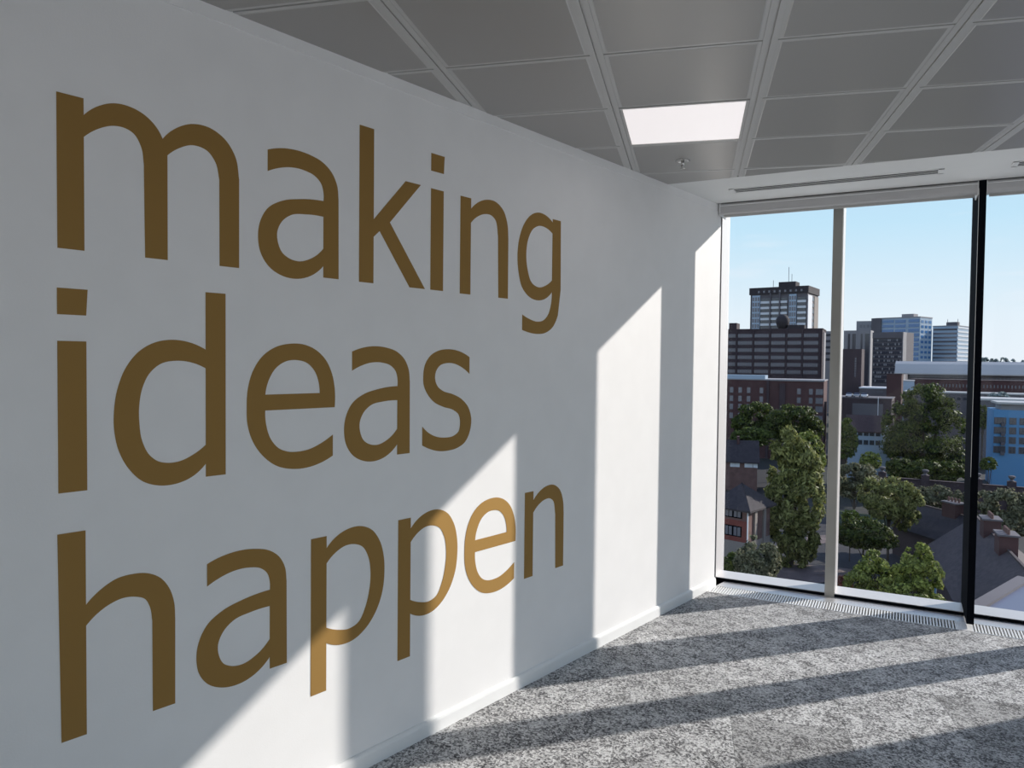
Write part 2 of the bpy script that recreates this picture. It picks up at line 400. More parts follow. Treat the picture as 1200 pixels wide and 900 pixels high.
GLYPHS = {
  'm': ['8,4350c 712,4350c 712,3875c 1088,4222 1550,4436 2062,4445 2478,4293 2787,4036 2975,3728c 3345,4118 3968,4433 4527,4440 5062,4176 5410,3704 5549,2964 5548,-1c 4850,-1c 4844,2828 4702,3384 4439,3676 3941,3752 3507,3565 3124,3251c 3124,-1c 2430,-1c 2403,2821 2321,3344 2096,3690 1837,3787 1532,3772 1120,3589 712,3251c 712,-1c 8,-1c'],
  'a': ['369,4218c 940,4390 1522,4451 2124,4402 2643,4258 3070,3947 3310,3514 3376,2996 3393,-4c 2698,-4c 2698,427c 2332,112 1720,-134 936,-97 419,174 99,616 0,1106 83,1699 376,2194 939,2541 1620,2720 2698,2832c 2696,3146 2591,3454 2330,3678 1921,3791 1325,3796 845,3681 369,3474c', '2698,2251c 1921,2220 1324,2106 938,1817 748,1419 794,999 937,730 1226,549 1620,483 2125,628 2698,1068c'],
  'k': ['17,6077c 732,6077c 732,2534c 2409,4356c 3258,4356c 1567,2534c 3537,0c 2660,0c 1036,2115c 732,1840c 732,0c 17,0c'],
  'i': ['26,5833c 829,5833c 786,5085c 26,5085c', '26,4335c 786,4335c 786,1c 26,1c'],
  'n': ['27,4358c 718,4358c 718,3890c 1203,4263 1781,4479 2451,4475 2995,4142 3269,3599 3357,2875 3366,0c 2668,0c 2604,2896 2371,3670 2096,3807 1702,3804 1211,3633 718,3255c 718,0c 27,0c'],
  'g': ['3536,4366c 3591,770 3369,-589 2934,-1212 2282,-1542 1641,-1617 1014,-1575 416,-1457c 416,-698c 1002,-896 1629,-994 2161,-890 2545,-568 2756,-92 2829,601c 2355,250 1714,87 982,203 365,662 94,1366 0,2231 163,3126 510,3802 1010,4283 1630,4509 2271,4454 2829,4188c 2829,4366c', '2829,3616c 2283,3830 1685,3847 1187,3609 827,3089 678,2310 793,1562 1112,955 1702,748 2342,906 2829,1198c'],
  'd': ['2862,6053c 3558,6053c 3558,4c 2862,4c 2862,437c 2345,30 1860,-112 1351,-106 860,68 421,511 138,1061 0,1738 3,2328 112,2989 364,3618 765,4108 1214,4369 1716,4467 2274,4413 2862,4179c', '2862,3565c 2436,3741 1935,3808 1403,3712 1060,3428 834,2975 736,2448 734,1919 827,1306 1050,867 1315,658 1625,581 2022,606 2429,767 2862,1055c'],
  'e': ['3661,2077c 711,2077c 745,1583 940,1043 1239,716 1588,564 2034,518 2537,570 3007,731 3583,1037c 3583,237c 3009,8 2446,-103 1811,-92 1197,71 646,465 234,1021 32,1625 0,2214 48,2872 233,3458 602,3977 1106,4301 1713,4444 2250,4434 2806,4242 3235,3890 3528,3367 3668,2716', '711,2635c 2981,2635c 2942,3012 2761,3450 2435,3749 1981,3855 1582,3821 1149,3584 853,3156'],
  's': ['2911,4069c 2911,3309c 2420,3601 1936,3762 1465,3789 1005,3665 775,3386 739,3107 885,2779 1214,2567 1817,2410 2438,2151 2865,1766 3058,1267 2979,683 2673,215 2188,-19 1576,-102 915,-65 463,57 4,251c 4,1058c 393,757 843,568 1369,493 1907,531 2248,730 2327,1063 2239,1454 1893,1691 1288,1849 698,2086 313,2422 70,2840 41,3252 136,3708 422,4077 868,4306 1458,4401 2134,4348'],
  'h': ['0,6027c 741,6027c 741,3832c 1166,4203 1618,4423 2084,4460 2483,4400 2892,4178 3185,3783 3345,3276 3378,2753 3370,-3c 2662,-3c 2656,2857 2576,3337 2439,3596 2160,3737 1808,3788 1387,3688 1052,3500 741,3217c 741,-3c 69,-3c'],
  'p': ['9,4305c 705,4305c 705,3838c 1140,4197 1705,4411 2288,4430 2890,4181 3305,3656 3519,2962 3552,2299 3418,1453 3049,726 2578,257 1985,-27 1284,-37 705,202c 705,-1628c 9,-1628c', '705,3259c 1143,3612 1581,3778 2030,3758 2425,3580 2694,3177 2833,2505 2783,1817 2572,1116 2243,613 1789,470 1281,556 705,795c'],
}

# ------------------------------------------------------------------ lettering: one vinyl letter each
def smooth_outline(txt):
    pts = []
    for t in txt.split():
        c = t.endswith('c'); x, y = t.rstrip('c').split(','); pts.append((Vector((float(x)/1e4, float(y)/1e4)), c))
    n = len(pts); out = []
    for i in range(n):
        p1, c1 = pts[i]; p2, c2 = pts[(i+1) % n]; out.append(p1)
        if c1 and c2: continue
        p0 = pts[i-1][0]; p3 = pts[(i+2) % n][0]
        d = (p2-p1).length
        def tang(a, b, c):                    # tangent at b, scaled by neighbour spacing
            l1 = max((b-a).length, 1e-6); l2 = max((c-b).length, 1e-6)
            return ((b-a)/l1*l2+(c-b)/l2*l1)/(l1+l2)
        t1 = tang(p0, p1, p2) if not c1 else None; t2 = tang(p1, p2, p3) if not c2 else None
        ch = (p2-p1)/max(d, 1e-6)
        if t1 is None: t1 = (2*ch-t2) if t2 is not None else ch
        if t2 is None: t2 = 2*ch-t1
        if d > .12: continue                  # long straight stems stay straight
        for k in range(1, 7):
            u = k/7; h1 = 2*u**3-3*u*u+1; h2 = u**3-2*u*u+u; h3 = -2*u**3+3*u*u; h4 = u**3-u*u
            out.append(p1*h1+t1*d*h2+p2*h3+t2*d*h4)
    return out
def letter_mesh(contours, name):
    cu = bpy.data.curves.new(name, 'CURVE'); cu.dimensions = '2D'; cu.fill_mode = 'BOTH'; cu.extrude = .0005
    for c in contours:
        pts = smooth_outline(c); sp = cu.splines.new('POLY'); sp.points.add(len(pts)-1)
        for q, p in zip(sp.points, pts): q.co = (p.x, p.y, 0, 1)
        sp.use_cyclic_u = True
    ob = bpy.data.objects.new('tmp', cu); COL.objects.link(ob)
    dg = bpy.context.evaluated_depsgraph_get(); me = bpy.data.meshes.new_from_object(ob.evaluated_get(dg)); me.name = name
    bpy.data.objects.remove(ob); me.materials.clear(); me.materials.append(M_gold)
    return me
LM = {}
def lmesh(ch, part=None):
    key = (ch, part)
    if key not in LM: LM[key] = letter_mesh(GLYPHS[ch] if part is None else [GLYPHS[ch][part]], 'letter outline')
    return LM[key]
WORDS = [
 ('making', 'top', [('m', .792, 1.946), ('a', 1.418, 1.946), ('k', 1.853, 1.945), ('i', 2.236, 1.945), ('n', 2.418, 1.943), ('g', 2.825, 1.943)]),
 ('ideas', 'middle', [('i', .788, 1.251), ('d', .942, 1.250), ('e', 1.375, 1.251), ('a', 1.786, 1.250), ('s', 2.197, 1.251)]),
 ('happen', 'bottom', [('h', .787, .5315), ('a', 1.195, .5375), ('p', 1.636, .540), ('p', 2.064, .544), ('e', 2.466, .543), ('n', 2.901, .545)])]
LR = Matrix(((0, 0, 1), (1, 0, 0), (0, 1, 0))).to_euler()
for word, row, ls in WORDS:
    np_ = 0
    for ch, y, z in ls:
        which = ''
        if word == 'happen' and ch == 'p': which = ['first ', 'second '][np_]; np_ += 1
        lab = 'large bronze-gold vinyl %sletter %s of the word %s on the white wall' % (which, ch, word)
        if ch == 'i':
            e = empty('wall_letter', (.0009, y, z), lab, 'letter', 'bronze letters on the white wall'); e.rotation_euler = LR
            for nm, k in (('letter_dot', 0), ('letter_stem', 1)):
                o = bpy.data.objects.new(nm, lmesh('i', k)); COL.objects.link(o); o.parent = e
        else:
            o = bpy.data.objects.new('wall_letter', lmesh(ch)); COL.objects.link(o); o.location = (.0009, y, z); o.rotation_euler = LR
            setp(o, lab, 'letter', 'bronze letters on the white wall')

# ================================================================== outside
GZ = -28.5
def azi(px, py=428):
    d = R_*((px-600)/FPX)-U_*((py-450)/FPX)+F_
    return d
def at(px, D):                                # ground point seen in direction px, D metres away
    d = azi(px); l = math.hypot(d.x, d.y); return Vector((CAM.x+d.x/l*D, CAM.y+d.y/l*D, 0))
def zat(px, py, D):
    d = azi(px, py); return CAM.z+d.z/math.hypot(d.x, d.y)*D
def gnd(px, py, z=GZ):                        # point on the horizontal plane z
    d = azi(px, py); t = (z-CAM.z)/d.z; return Vector((CAM.x+d.x*t, CAM.y+d.y*t, z))

def flatm(name, c, r=.85, **k): return mat(name, c, r, **k)
M_brick = flatm('dark red brick', (.085, .040, .038), noise=.12, nscale=.5)
M_brick2 = flatm('brown brick', (.060, .040, .044), noise=.1, nscale=.3)
M_brick3 = flatm('warm brick', (.17, .095, .08), noise=.15, nscale=.8)
M_conc = flatm('pale concrete', (.30, .285, .285), noise=.06, nscale=.2)
M_concd = flatm('grey concrete', (.130, .118, .125), noise=.08, nscale=.2)
M_white = flatm('white render', (.70, .71, .72))
M_win = mat('far window glass', (.045, .05, .065), .15, spec=.8)
M_winl = mat('pale far glass', (.15, .145, .165), .25, spec=.8)
M_blueg = mat('blue curtain glass', (.05, .17, .38), .2, spec=.9)
M_pblue = mat('pale blue cladding and shaded render', (.34, .43, .52), .4)  # also holds the bluish shade of the white house wall
M_roofd = flatm('dark roof tiles', (.042, .034, .037), noise=.2, nscale=2)
M_roofb = flatm('brown roof tiles', (.070, .042, .040), noise=.2, nscale=2)
M_roofp = flatm('weathered pink tiles', (.075, .056, .056), noise=.2, nscale=2)
M_bluew = mat('bright blue render', (.11, .29, .50), .6)
M_metal = mat('pale metal roof', (.52, .50, .47), .5, spec=.2)
M_asph = flatm('asphalt', (.028, .027, .032), noise=.15, nscale=.3)
M_sunpave = flatm('sunlit pink paving', (.16, .12, .11), noise=.25, nscale=.5)  # lighter than the road to carry the sunlit patches in its colour
M_grass = flatm('grass', (.040, .052, .020), noise=.35, nscale=.15)
M_ground = flatm('town ground', (.026, .030, .018), col2=(.020, .018, .021), nscale=.03)
M_bark = flatm('bark', (.08, .06, .045))
M_cream = flatm('cream render', (.28, .24, .21))

# ground, roads and lawns
MB().box(-6000, 6000, 60, 9000, GZ-1, GZ).build('ground', M_ground, kind='structure')
def patch(name, pts, m, dz, lab, cat):
    ps = [gnd(x, y, GZ) for x, y in pts]
    return setp(MB().prism([(p.x, p.y) for p in ps], GZ+dz-.02, GZ+dz).build(name, m), lab, cat)
patch('road', [(890, 700), (1040, 745), (1058, 650), (1000, 612), (940, 600), (915, 612)], M_asph, .06, 'dark asphalt road between the willow and the young trees', 'road')
patch('sunlit_path', [(905, 660), (967, 664), (1000, 668), (1000, 676), (930, 690), (905, 682)], M_sunpave, .10, 'pinkish sunlit patch painted on the paving beside the grey bush below the window', 'path')
patch('pavement', [(945, 629), (975, 627), (1010, 622), (1010, 628), (972, 636), (945, 641)], M_sunpave, .11, 'pinkish sunlit patch painted on the pavement right of the large willow', 'path')
patch('lawn', [(975, 597), (1045, 607), (1045, 616), (975, 606)], M_grass, .08, 'sloping lawn behind the young green trees', 'lawn')
patch('side_lawn', [(975, 607), (1040, 622), (1040, 640), (1012, 632), (975, 616)], M_grass, .14, 'narrow grass verge along the road bend', 'lawn')

class Bld:
    """a block whose front right vertical edge stands at px, D; local x runs left along the front, y back along the right side"""
    def __init__(s, name, label, pxl, pxr, D, al, side, m, pytop, base=GZ, cat='building', pxs=None, group=None):
        s.c = at(pxr, D); los = Vector((s.c.x-CAM.x, s.c.y-CAM.y, 0)).normalized(); r = Vector((los.y, -los.x, 0))
        a = R(al); s.u = -math.cos(a)*r+math.sin(a)*los; s.v = math.sin(a)*r+math.cos(a)*los
        s.Wd = s.solve(s.u, pxl); s.Dp = s.solve(s.v, pxs) if pxs else side
        s.D = D; s.pxr = pxr; s.top = zat(pxr, pytop, D); s.base = base
        s.e = empty(name, (s.c.x, s.c.y, base), label, cat, group)
        # local frame: x = right along the front (so left end is -Wd), y = back
        s.e.rotation_euler = (0, 0, math.atan2(-s.u.y, -s.u.x))
        s.m = m
    def solve(s, d, px):
        q = at(px, 100); k = Vector((q.x-CAM.x, q.y-CAM.y)); o = Vector((s.c.x-CAM.x, s.c.y-CAM.y))
        # o + t d parallel to k
        return -(o.x*k.y-o.y*k.x)/(d.x*k.y-d.y*k.x)
    def X(s, px): return -s.solve(s.u, px)                     # local x of a pixel column on the front
    def Z(s, py): return zat(s.pxr, py, s.D)-s.base           # local height of a pixel row
    def H(s): return s.top-s.base
    def body(s, name='wall', roofm=None, par=.6):
        MB().box(-s.Wd, 0, 0, s.Dp, 0, s.H()).build(name, s.m, s.e)
        if roofm:
            MB().box(-s.Wd-.2, .2, -.2, s.Dp+.2, s.H(), s.H()+par).build('parapet', roofm, s.e)
        return s
    def front(s, mb, x0, x1, z0, z1, d=.15, mi=0): return mb.box(x0, x1, -d, .05, z0, z1, mi)
    def side(s, mb, y0, y1, z0, z1, d=.15, mi=0): return mb.box(-.05, d, y0, y1, z0, z1, mi)
    def grid(s, name, m, x0, x1, z0, z1, nx, nz, fx=.6, fz=.5, d=.12, side=False, stuff=True):
        mb = MB(); dx = (x1-x0)/nx; dz = (z1-z0)/nz
        for i in range(nx):
            for j in range(nz):
                a, b = x0+dx*(i+.5-fx/2), x0+dx*(i+.5+fx/2); p, q = z0+dz*(j+.5-fz/2), z0+dz*(j+.5+fz/2)
                if side: s.side(mb, a, b, p, q, d)
                else: s.front(mb, a, b, p, q, d)
        return mb.build(name, m, s.e, kind='stuff' if stuff else None)
    def add(s, name, m, *bs, **k):
        mb = MB()
        for b in bs: mb.box(*b)
        return mb.build(name, m, s.e, **k)

# --- tall residential tower
b = Bld('tower_block', 'tall dark and white tower block with roof masts, left window', 878, 944.5, 430, 14, 0, M_concd, 336, pxs=957); b.body()
W0 = -b.Wd; h0 = b.Z(395); h1 = b.Z(343)
for k in range(11):
    z = h1-2.0-(k+1)*3.05
    b.add('balcony_band', M_white, (b.X(890), b.X(921), -.5, 0, z, z+1.25), (b.X(933), b.X(943), -.5, 0, z, z+1.25))
    b.add('balcony_shadow_gap', M_win, (b.X(890), b.X(921), -.15, 0, z+1.25, z+2.95), (b.X(933), b.X(943), -.15, 0, z+1.25, z+2.95))
for x0, x1 in ((880.5, 889.5), (923.5, 932)):
    b.add('glazed_bay', M_pblue, (b.X(x0), b.X(x1), -.9, 0, 20, h1-.5))
    b.grid('bay_window', M_winl, b.X(x0), b.X(x1), 20, h1-1, 3, 16, .7, .7, 1.0)
for x in (901.5, 912.5): b.add('fin', M_concd, (b.X(x)-.35, b.X(x)+.35, -1.0, 0, 10, h1+.5))
b.add('corner_panel', M_white, (-.05, .3, .6, b.Dp*.40, 10, h1-1)); b.add('corner_panel', M_cream, (-.05, .3, b.Dp*.6, b.Dp-.3, 10, h1-1))
b.grid('loggia', M_win, b.Dp*.42, b.Dp*.58, 10, h1-1, 1, 17, .9, .6, .2, side=True)
b.add('roof_storey', M_roofd, (-b.Wd-.6, .6, -.6, b.Dp+.6, h1, b.H()+.6))
b.grid('roof_storey_window', M_winl, b.X(885), b.X(941), h1+.3, h1+2.6, 9, 1, .35, .5, .75)
b.add('plant_room', M_roofd, (b.X(908), b.X(928), 4, 12, b.H(), b.Z(328)))
mb = MB(); 
for x, y, t in ((918.5, 6, 310), (921, 8, 318), (903, 2, 326)): MB().bar((b.X(x), y, b.H()), (b.X(x), y, b.Z(t)), .14).build('mast', M_concd, b.e)

# --- wide brown office
b = Bld('office_block', 'wide dark brown office block with long window bands, in front of the tower', 840, 963, 350, 4, 0, M_brick2, 386, pxs=967); b.body(roofm=M_brick2, par=.5)
rows = [393, 401.8, 410.6, 419.4, 428, 436.6]
for r_ in rows:
    z = b.Z(r_); 
    for x0, x1 in ((853, 861.5), (864, 881), (883.5, 900.5), (903, 919.5), (922, 938.5), (941, 958.5)):
        o = b.add('window_band', M_concd, (b.X(x0), b.X(x1), -.12, .02, z-.9, z+.9))
        mb = MB(); n = 6; xa, xb = b.X(x0), b.X(x1); dx = (xb-xa)/n
        for q in range(n): mb.box(xa+dx*(q+.15), xa+dx*(q+.85), -.2, -.1, z-.65, z+.65)
        mb.build('pane', M_winl, o, kind='stuff')
for x in (862.7, 882.2, 901.7, 921.2, 939.7, 960): b.add('pier', M_brick2, (b.X(x)-.35, b.X(x)+.35, -.5, 0, 0, b.H()))
b.add('end_stair', M_conc, (-.05, .3, b.Dp*.3, b.Dp*.8, 2, b.H()-1))
b.add('roof_tower', M_brick2, (b.X(853), b.X(862), 1, 9, b.H(), b.Z(377)))
b.add('plant_room', M_roofd, (b.X(921), b.X(941), 3, 9, b.H(), b.Z(380)))
tank = MB().lathe([(.6, 0), (2.1, 1.2), (2.9, 3.2), (2.9, 5), (2.0, 6.4), (.6, 7.2)], 14).build('round_tank', M_roofd, b.e, smooth=True); tank.location = (b.X(914.5), 5, b.H())

# --- pale block peeping past the mullion
b = Bld('striped_block', 'grey striped block beside the silver mullion, behind the brown office', 958, 978, 520, 5, 12, M_conc, 388); b.body()
b.grid('window_strip', M_win, -b.Wd, 0, b.Z(425), b.Z(389), 1, 5, .96, .4)
# --- lower red brick office
b = Bld('brick_office', 'low dark red brick office with small white windows below the brown block', 836, 966, 250, 3, 20, M_brick, 447); b.body(roofm=M_conc, par=.35)
b.add('rooftop_glazing', M_pblue, (-b.Wd, b.X(897), -.1, 7, b.H(), b.Z(441)))
mb = MB()
for x in (858, 868, 878, 893, 937, 951, 959, 963):
    for y in (459.5, 470, 480, 491): mb.box(b.X(x)-.55, b.X(x)+.55, -.1, .05, b.Z(y)-.9, b.Z(y)+.9)
mb.build('window', M_winl, b.e, kind='stuff')
b.add('pilaster', M_brick2, (b.X(899), b.X(902), -.5, 0, 0, b.H())); b.add('pilaster', M_brick2, (b.X(914), b.X(921), -.3, 0, 0, b.H()-1))
b.add('cornice', M_conc, (b.X(899), 0, -.35, 0, b.H()-.1, b.H()+.25))

# --- distant cluster on the right
b = Bld('ribbed_slab', 'pale concrete slab with tall dark vertical strips, left in the middle pane', 988, 1019.5, 500, 8, 14, M_conc, 387, pxs=1023); b.body()
for x0, x1 in ((993, 995.5), (998, 1002), (1008, 1010), (1013, 1018)): b.add('window_strip', M_win, (b.X(x0), b.X(x1), -.15, .05, 8, b.Z(391)))
b = Bld('pale_slab', 'pale flat topped block behind the ribbed slab', 1002.5, 1024, 680, 5, 12, M_conc, 376); b.body()
b.grid('window_strip', M_winl, -b.Wd+2, -1, b.Z(386), b.Z(378), 4, 1, .6, .4)
b = Bld('glass_block', 'tall blue glass banded block with pale gridded end', 1024, 1077, 640, 24, 0, M_pblue, 372, pxs=1091); b.body(roofm=M_conc, par=.8)
for k in range(15):
    z = b.H()-3.6*(k+1)
    b.add('glass_band', M_blueg, (b.X(1033), b.X(1046), -.3, .1, z+.3, z+2.3), (b.X(1048), b.X(1060), -.3, .1, z, z+2.2), (b.X(1063.5), b.X(1076), -.3, .1, z+.2, z+2.4))
b.grid('end_window', M_blueg, .6, b.Dp-.6, 4, b.H()-1, 3, 16, .62, .5, .2, side=True)
b.add('plant_room', M_conc, (b.X(1053), b.X(1067), 3, 10, b.H(), b.Z(367)))
b.add('dark_core', M_concd, (b.X(1021), b.X(1032), -1.5, 8, 0, b.Z(371)))
b = Bld('concrete_office', 'grey brown concrete office with rows of windows and pale blank end', 1022, 1057, 420, 17, 0, M_concd, 389, pxs=1070); b.body()
b.add('end_wall', M_conc, (-.05, .25, 0, b.Dp*.3, 0, b.H()))
b.add('top_band', M_concd, (b.X(1022), 0, -.5, 0, b.Z(396), b.H()))
for k, y in enumerate((398.5, 403.3, 408.2, 413, 418, 422.8, 427.6, 432.5, 437, 442, 447)):
    o = b.add('window_band', M_win, (b.X(1023), b.X(1056), -.2, .05, b.Z(y)-.9, b.Z(y)+.6))
    mb = MB()
    for q in range(16):
        if rng.random() < .45: xa = b.X(1023)+(b.X(1056)-b.X(1023))*(q+.2)/16; mb.box(xa, xa+.6, -.28, -.19, b.Z(y)-.5, b.Z(y)+.5)
    if mb.v: mb.build('blind_pane', M_conc, o, kind='stuff')
b = Bld('slab_tower', 'pale blue banded office tower beside the black column', 1092, 1121, 660, 17, 0, M_pblue, 382, pxs=1135); b.body(roofm=M_conc, par=.6)
for k in range(13):
    z = b.H()-3.1*(k+1)
    b.add('window_band', M_winl if k % 3 else M_concd, (b.X(1093), b.X(1120.5), -.2, .05, z, z+1.3))
    b.add('end_band', M_white, (-.05, .3, .5, b.Dp-.5, z+1.4, z+2.6))
b.add('plant_room', M_concd, (b.X(1106), b.X(1119), 3, 8, b.H(), b.Z(377)))
mb = MB()
for x in (1107, 1119): MB().bar((b.X(x), 4, b.H()), (b.X(x), 4, b.Z(373.5)), .18).build('mast', M_concd, b.e)

# --- brick stair block, dark block and parking deck with cars
b = Bld('brick_tower', 'plain dark brick stair tower between the concrete office and big tree', 1039.5, 1057, 300, 10, 0, M_brick, 439, pxs=1059); b.body(roofm=M_brick2, par=.3)
b = Bld('dark_brick_block', 'dark brick block with a strip of small pale windows beside the silver mullion', 984, 1009.5, 330, 6, 10, M_brick2, 409); b.body()
b.grid('window_strip', M_winl, b.X(1001), b.X(1004), b.Z(442), b.Z(419), 1, 8, .7, .55)
b = Bld('grey_annex', 'low pale annexe with a white parapet left of the brick tower', 1008, 1044, 315, 5, 14, M_concd, 456); b.body(roofm=M_white, par=.5)
b.grid('window', M_winl, b.X(1016), b.X(1036), b.Z(462), b.Z(458), 5, 1, .5, .7)
deck = Bld('parking_deck', 'dark two storey parking deck with cars on its roof', 978, 1046, 255, 3, 16, M_brick2, 468); deck.body(roofm=M_concd, par=.25)
deck.add('wall_panel', M_concd, (deck.X(1000), deck.X(1036), -.2, .05, deck.Z(492), deck.Z(474)))
deck.add('lamp_post', M_white, (deck.X(1030), deck.X(1030)+.18, -.6, -.4, deck.Z(496), deck.Z(466)))
M_carw = mat('white car paint', (.75, .76, .78), .25); M_cars = mat('silver car paint', (.4, .41, .43), .25)
M_tyre = mat('tyre', (.02, .02, .02), .8)
def car(px, m, lab):
    c0 = deck.c - (-deck.u)*0; x = deck.X(px)
    e = empty('car', (0, 0, 0), lab, 'car', 'cars parked on the deck roof')
    base = deck.c+(-deck.u)*x+deck.v*3.2; e.location = (base.x, base.y, deck.top+.25); e.rotation_euler = (0, 0, deck.e.rotation_euler[2]+math.pi/2)
    mb = MB(); P = [(-2.1, .35), (-2.1, .8), (-1.2, .95), (1.3, .95), (2.1, .75), (2.1, .35)]
    def ext(P, y0, y1):
        n = len(P); return [(x, y0, z) for x, z in P]+[(x, y1, z) for x, z in P], [(i, (i+1) % n, n+(i+1) % n, n+i) for i in range(n)]+[tuple(range(n)), tuple(range(2*n-1, n-1, -1))]
    mb.add(*ext(P, -.85, .85)).build('body', m, e, bevel=.04)
    MB().add(*ext([(-1.5, .95), (-.9, 1.42), (.5, 1.42), (1.2, .95)], -.72, .72)).build('cabin', M_win, e)
    for sx in (-1.3, 1.3):
        for sy in (-.8, .8): MB().bar((sx, sy-.1, .32), (sx, sy+.1, .32), .32, 12).build('wheel', M_tyre, e)
car(995, M_carw, 'white car on the parking deck roof nearest the silver mullion')
car(1004, M_cars, 'silver car on the parking deck roof, middle of the three')
car(1013, M_carw, 'white car on the parking deck roof nearest the brick tower')

# --- station-like hall with long pale curved roof
b = Bld('long_roofed_hall', 'long low hall with a pale curved metal roof, right of the offices', 1064, 1250, 370, -6, 24, M_concd, 440); b.body()
mb = MB(); n = 8; vs = []
for k in range(n+1):
    t = (k/n)**2; y = -2+t*26; z = b.H()+ (5.2*math.sin(math.pi/2*min(1, t*4)))
    vs += [(-b.Wd-5, y, z), (2, y, z), (-b.Wd-5, y, z-.5), (2, y, z-.5)]
fs = [(4*k, 4*k+1, 4*k+5, 4*k+4) for k in range(n)]+[(4*k+2, 4*k+3, 4*k+7, 4*k+6) for k in range(n)]+[(0, 1, 3, 2)]+[(4*k, 4*k+2, 4*k+6, 4*k+4) for k in range(n)]
mb.add(vs, fs).build('curved_roof', M_metal, b.e)
b.add('clerestory', M_winl, (b.X(1066), b.X(1140), -.2, .1, b.Z(445), b.Z(439)))
b.grid('window', M_winl, b.X(1140), b.X(1240), b.Z(448), b.Z(438), 22, 2, .5, .5)
b = Bld('brick_terrace', 'long dark brick block in front of the pale roofed hall', 1068, 1260, 342, -4, 12, M_brick, 448.5); b.body(roofm=M_brick2, par=.3)
b.grid('window', M_winl, b.X(1070), b.X(1250), b.Z(468), b.Z(451), 44, 2, .35, .45)
b = Bld('flat_shed', 'low shed with a long pale flat roof behind the big tree', 1061, 1300, 312, -8, 10, M_concd, 466); b.body(roofm=M_metal, par=.5)
b.grid('window', M_win, -b.Wd+1, -1, b.Z(476), b.Z(469), 30, 1, .6, .5)
b = Bld('blue_roof_unit', 'small unit with a flat blue roof beside the brick tower', 1059, 1072, 330, 0, 12, M_bluew, 447); b.m = M_pblue; b.body(roofm=M_metal, par=.4)

# --- blue apartments right
b = Bld('grey_apartments', 'dark grey apartments with flat pale roof beside the black column', 1146, 1215, 262, -6, 16, M_concd, 471); b.body(roofm=M_metal, par=.55)
b.grid('window', M_winl, b.X(1149), b.X(1166), b.Z(520), b.Z(474), 3, 5, .45, .5)
b = Bld('blue_apartments', 'bright blue rendered apartments with grey windows at the right edge', 1166.5, 1225, 225, -10, 12, M_bluew, 482); b.body()
b.add('top_storey', M_conc, (-b.Wd+1.6, 0, .8, 10, b.H(), b.Z(475))); b.add('flat_roof', M_metal, (-b.Wd+.6, .6, -.4, 11, b.Z(475), b.Z(475)+.5))
for y in (495, 506.5, 518, 529.5):
    for x in (1171, 1177, 1189, 1201):
        o = b.add('window', M_concd, (b.X(x)-.75, b.X(x)+.75, -.14, .05, b.Z(y)-.85, b.Z(y)+.85))
        MB().box(b.X(x)-.6, b.X(x)-.05, -.2, -.13, b.Z(y)-.7, b.Z(y)+.7).box(b.X(x)+.05, b.X(x)+.6, -.2, -.13, b.Z(y)-.7, b.Z(y)+.7).build('pane', M_win, o)
    b.add('balcony', M_concd, (b.X(1175), b.X(1179.5), -1.1, 0, b.Z(y)-1.3, b.Z(y)-.5))

# --- white house with gable
b = Bld('white_house', 'long white rendered house with brown roof and small gable', 996, 1047, 200, -4, 9, M_pblue, 506.5); b.body()  # wall takes pale blue for the bluish shade on its white render
def pitched(b, m, over=.5, rise=3.2, name='roof', x0=None, x1=None, y0=None, y1=None, hip=0, z=None):
    x0 = -b.Wd-over if x0 is None else x0; x1 = over if x1 is None else x1; y0 = -over if y0 is None else y0; y1 = b.Dp+over if y1 is None else y1
    z = b.H() if z is None else z; ym = (y0+y1)/2
    return MB().add([(x0, y0, z-.15), (x1, y0, z-.15), (x1, y1, z-.15), (x0, y1, z-.15), (x0+hip, ym, z+rise), (x1-hip, ym, z+rise), (x0, y0, z-.4), (x1, y0, z-.4), (x1, y1, z-.4), (x0, y1, z-.4)],
      [(0, 1, 5, 4), (2, 3, 4, 5), (1, 2, 5), (3, 0, 4), (6, 7, 1, 0), (7, 8, 2, 1), (8, 9, 3, 2), (9, 6, 0, 3), (9, 8, 7, 6)]).build(name, m, b.e)
pitched(b, M_roofb, rise=3.6)
zt = b.H()
MB().add([(b.X(1037), -1.2, zt-3), (b.X(1047), -1.2, zt-3), (b.X(1047), -1.2, zt), (b.X(1042), -1.2, zt+1.6), (b.X(1037), -1.2, zt), (b.X(1037), 3, zt-3), (b.X(1047), 3, zt-3), (b.X(1047), 3, zt), (b.X(1042), 3, zt+1.6), (b.X(1037), 3, zt)],
   [(0, 1, 2, 3, 4), (9, 8, 7, 6, 5), (0, 4, 9, 5), (4, 3, 8, 9), (3, 2, 7, 8), (2, 1, 6, 7), (1, 0, 5, 6)]).build('gable', M_white, b.e)
for x in (1003, 1010, 1017, 1024, 1031, 1042):
    for y in (509.5, 520): b.add('window', M_win, (b.X(x)-.5, b.X(x)+.5, -1.28 if x > 1036 else -.1, .05, b.Z(y)-.55, b.Z(y)+.55))

# --- garden wall with piers
b = Bld('garden_wall', 'long brown brick garden wall with square piers under the big tree', 1030, 1215, 166, -6, .4, M_brick2, 573, cat='wall'); b.body(roofm=M_brick2, par=.12)
for x in (1037, 1088, 1150, 1190):
    o = b.add('pier', M_brick2, (b.X(x)-.7, b.X(x)+.7, -.5, .9, 0, b.H()+1.0))
    q = MB().lathe([(.25, 0), (.5, .1), (.2, .3), (.55, .7), (.6, 1.0), (.3, 1.1)], 10).build('urn', M_concd, o); q.location = (b.X(x), .2, b.H()+1.0)

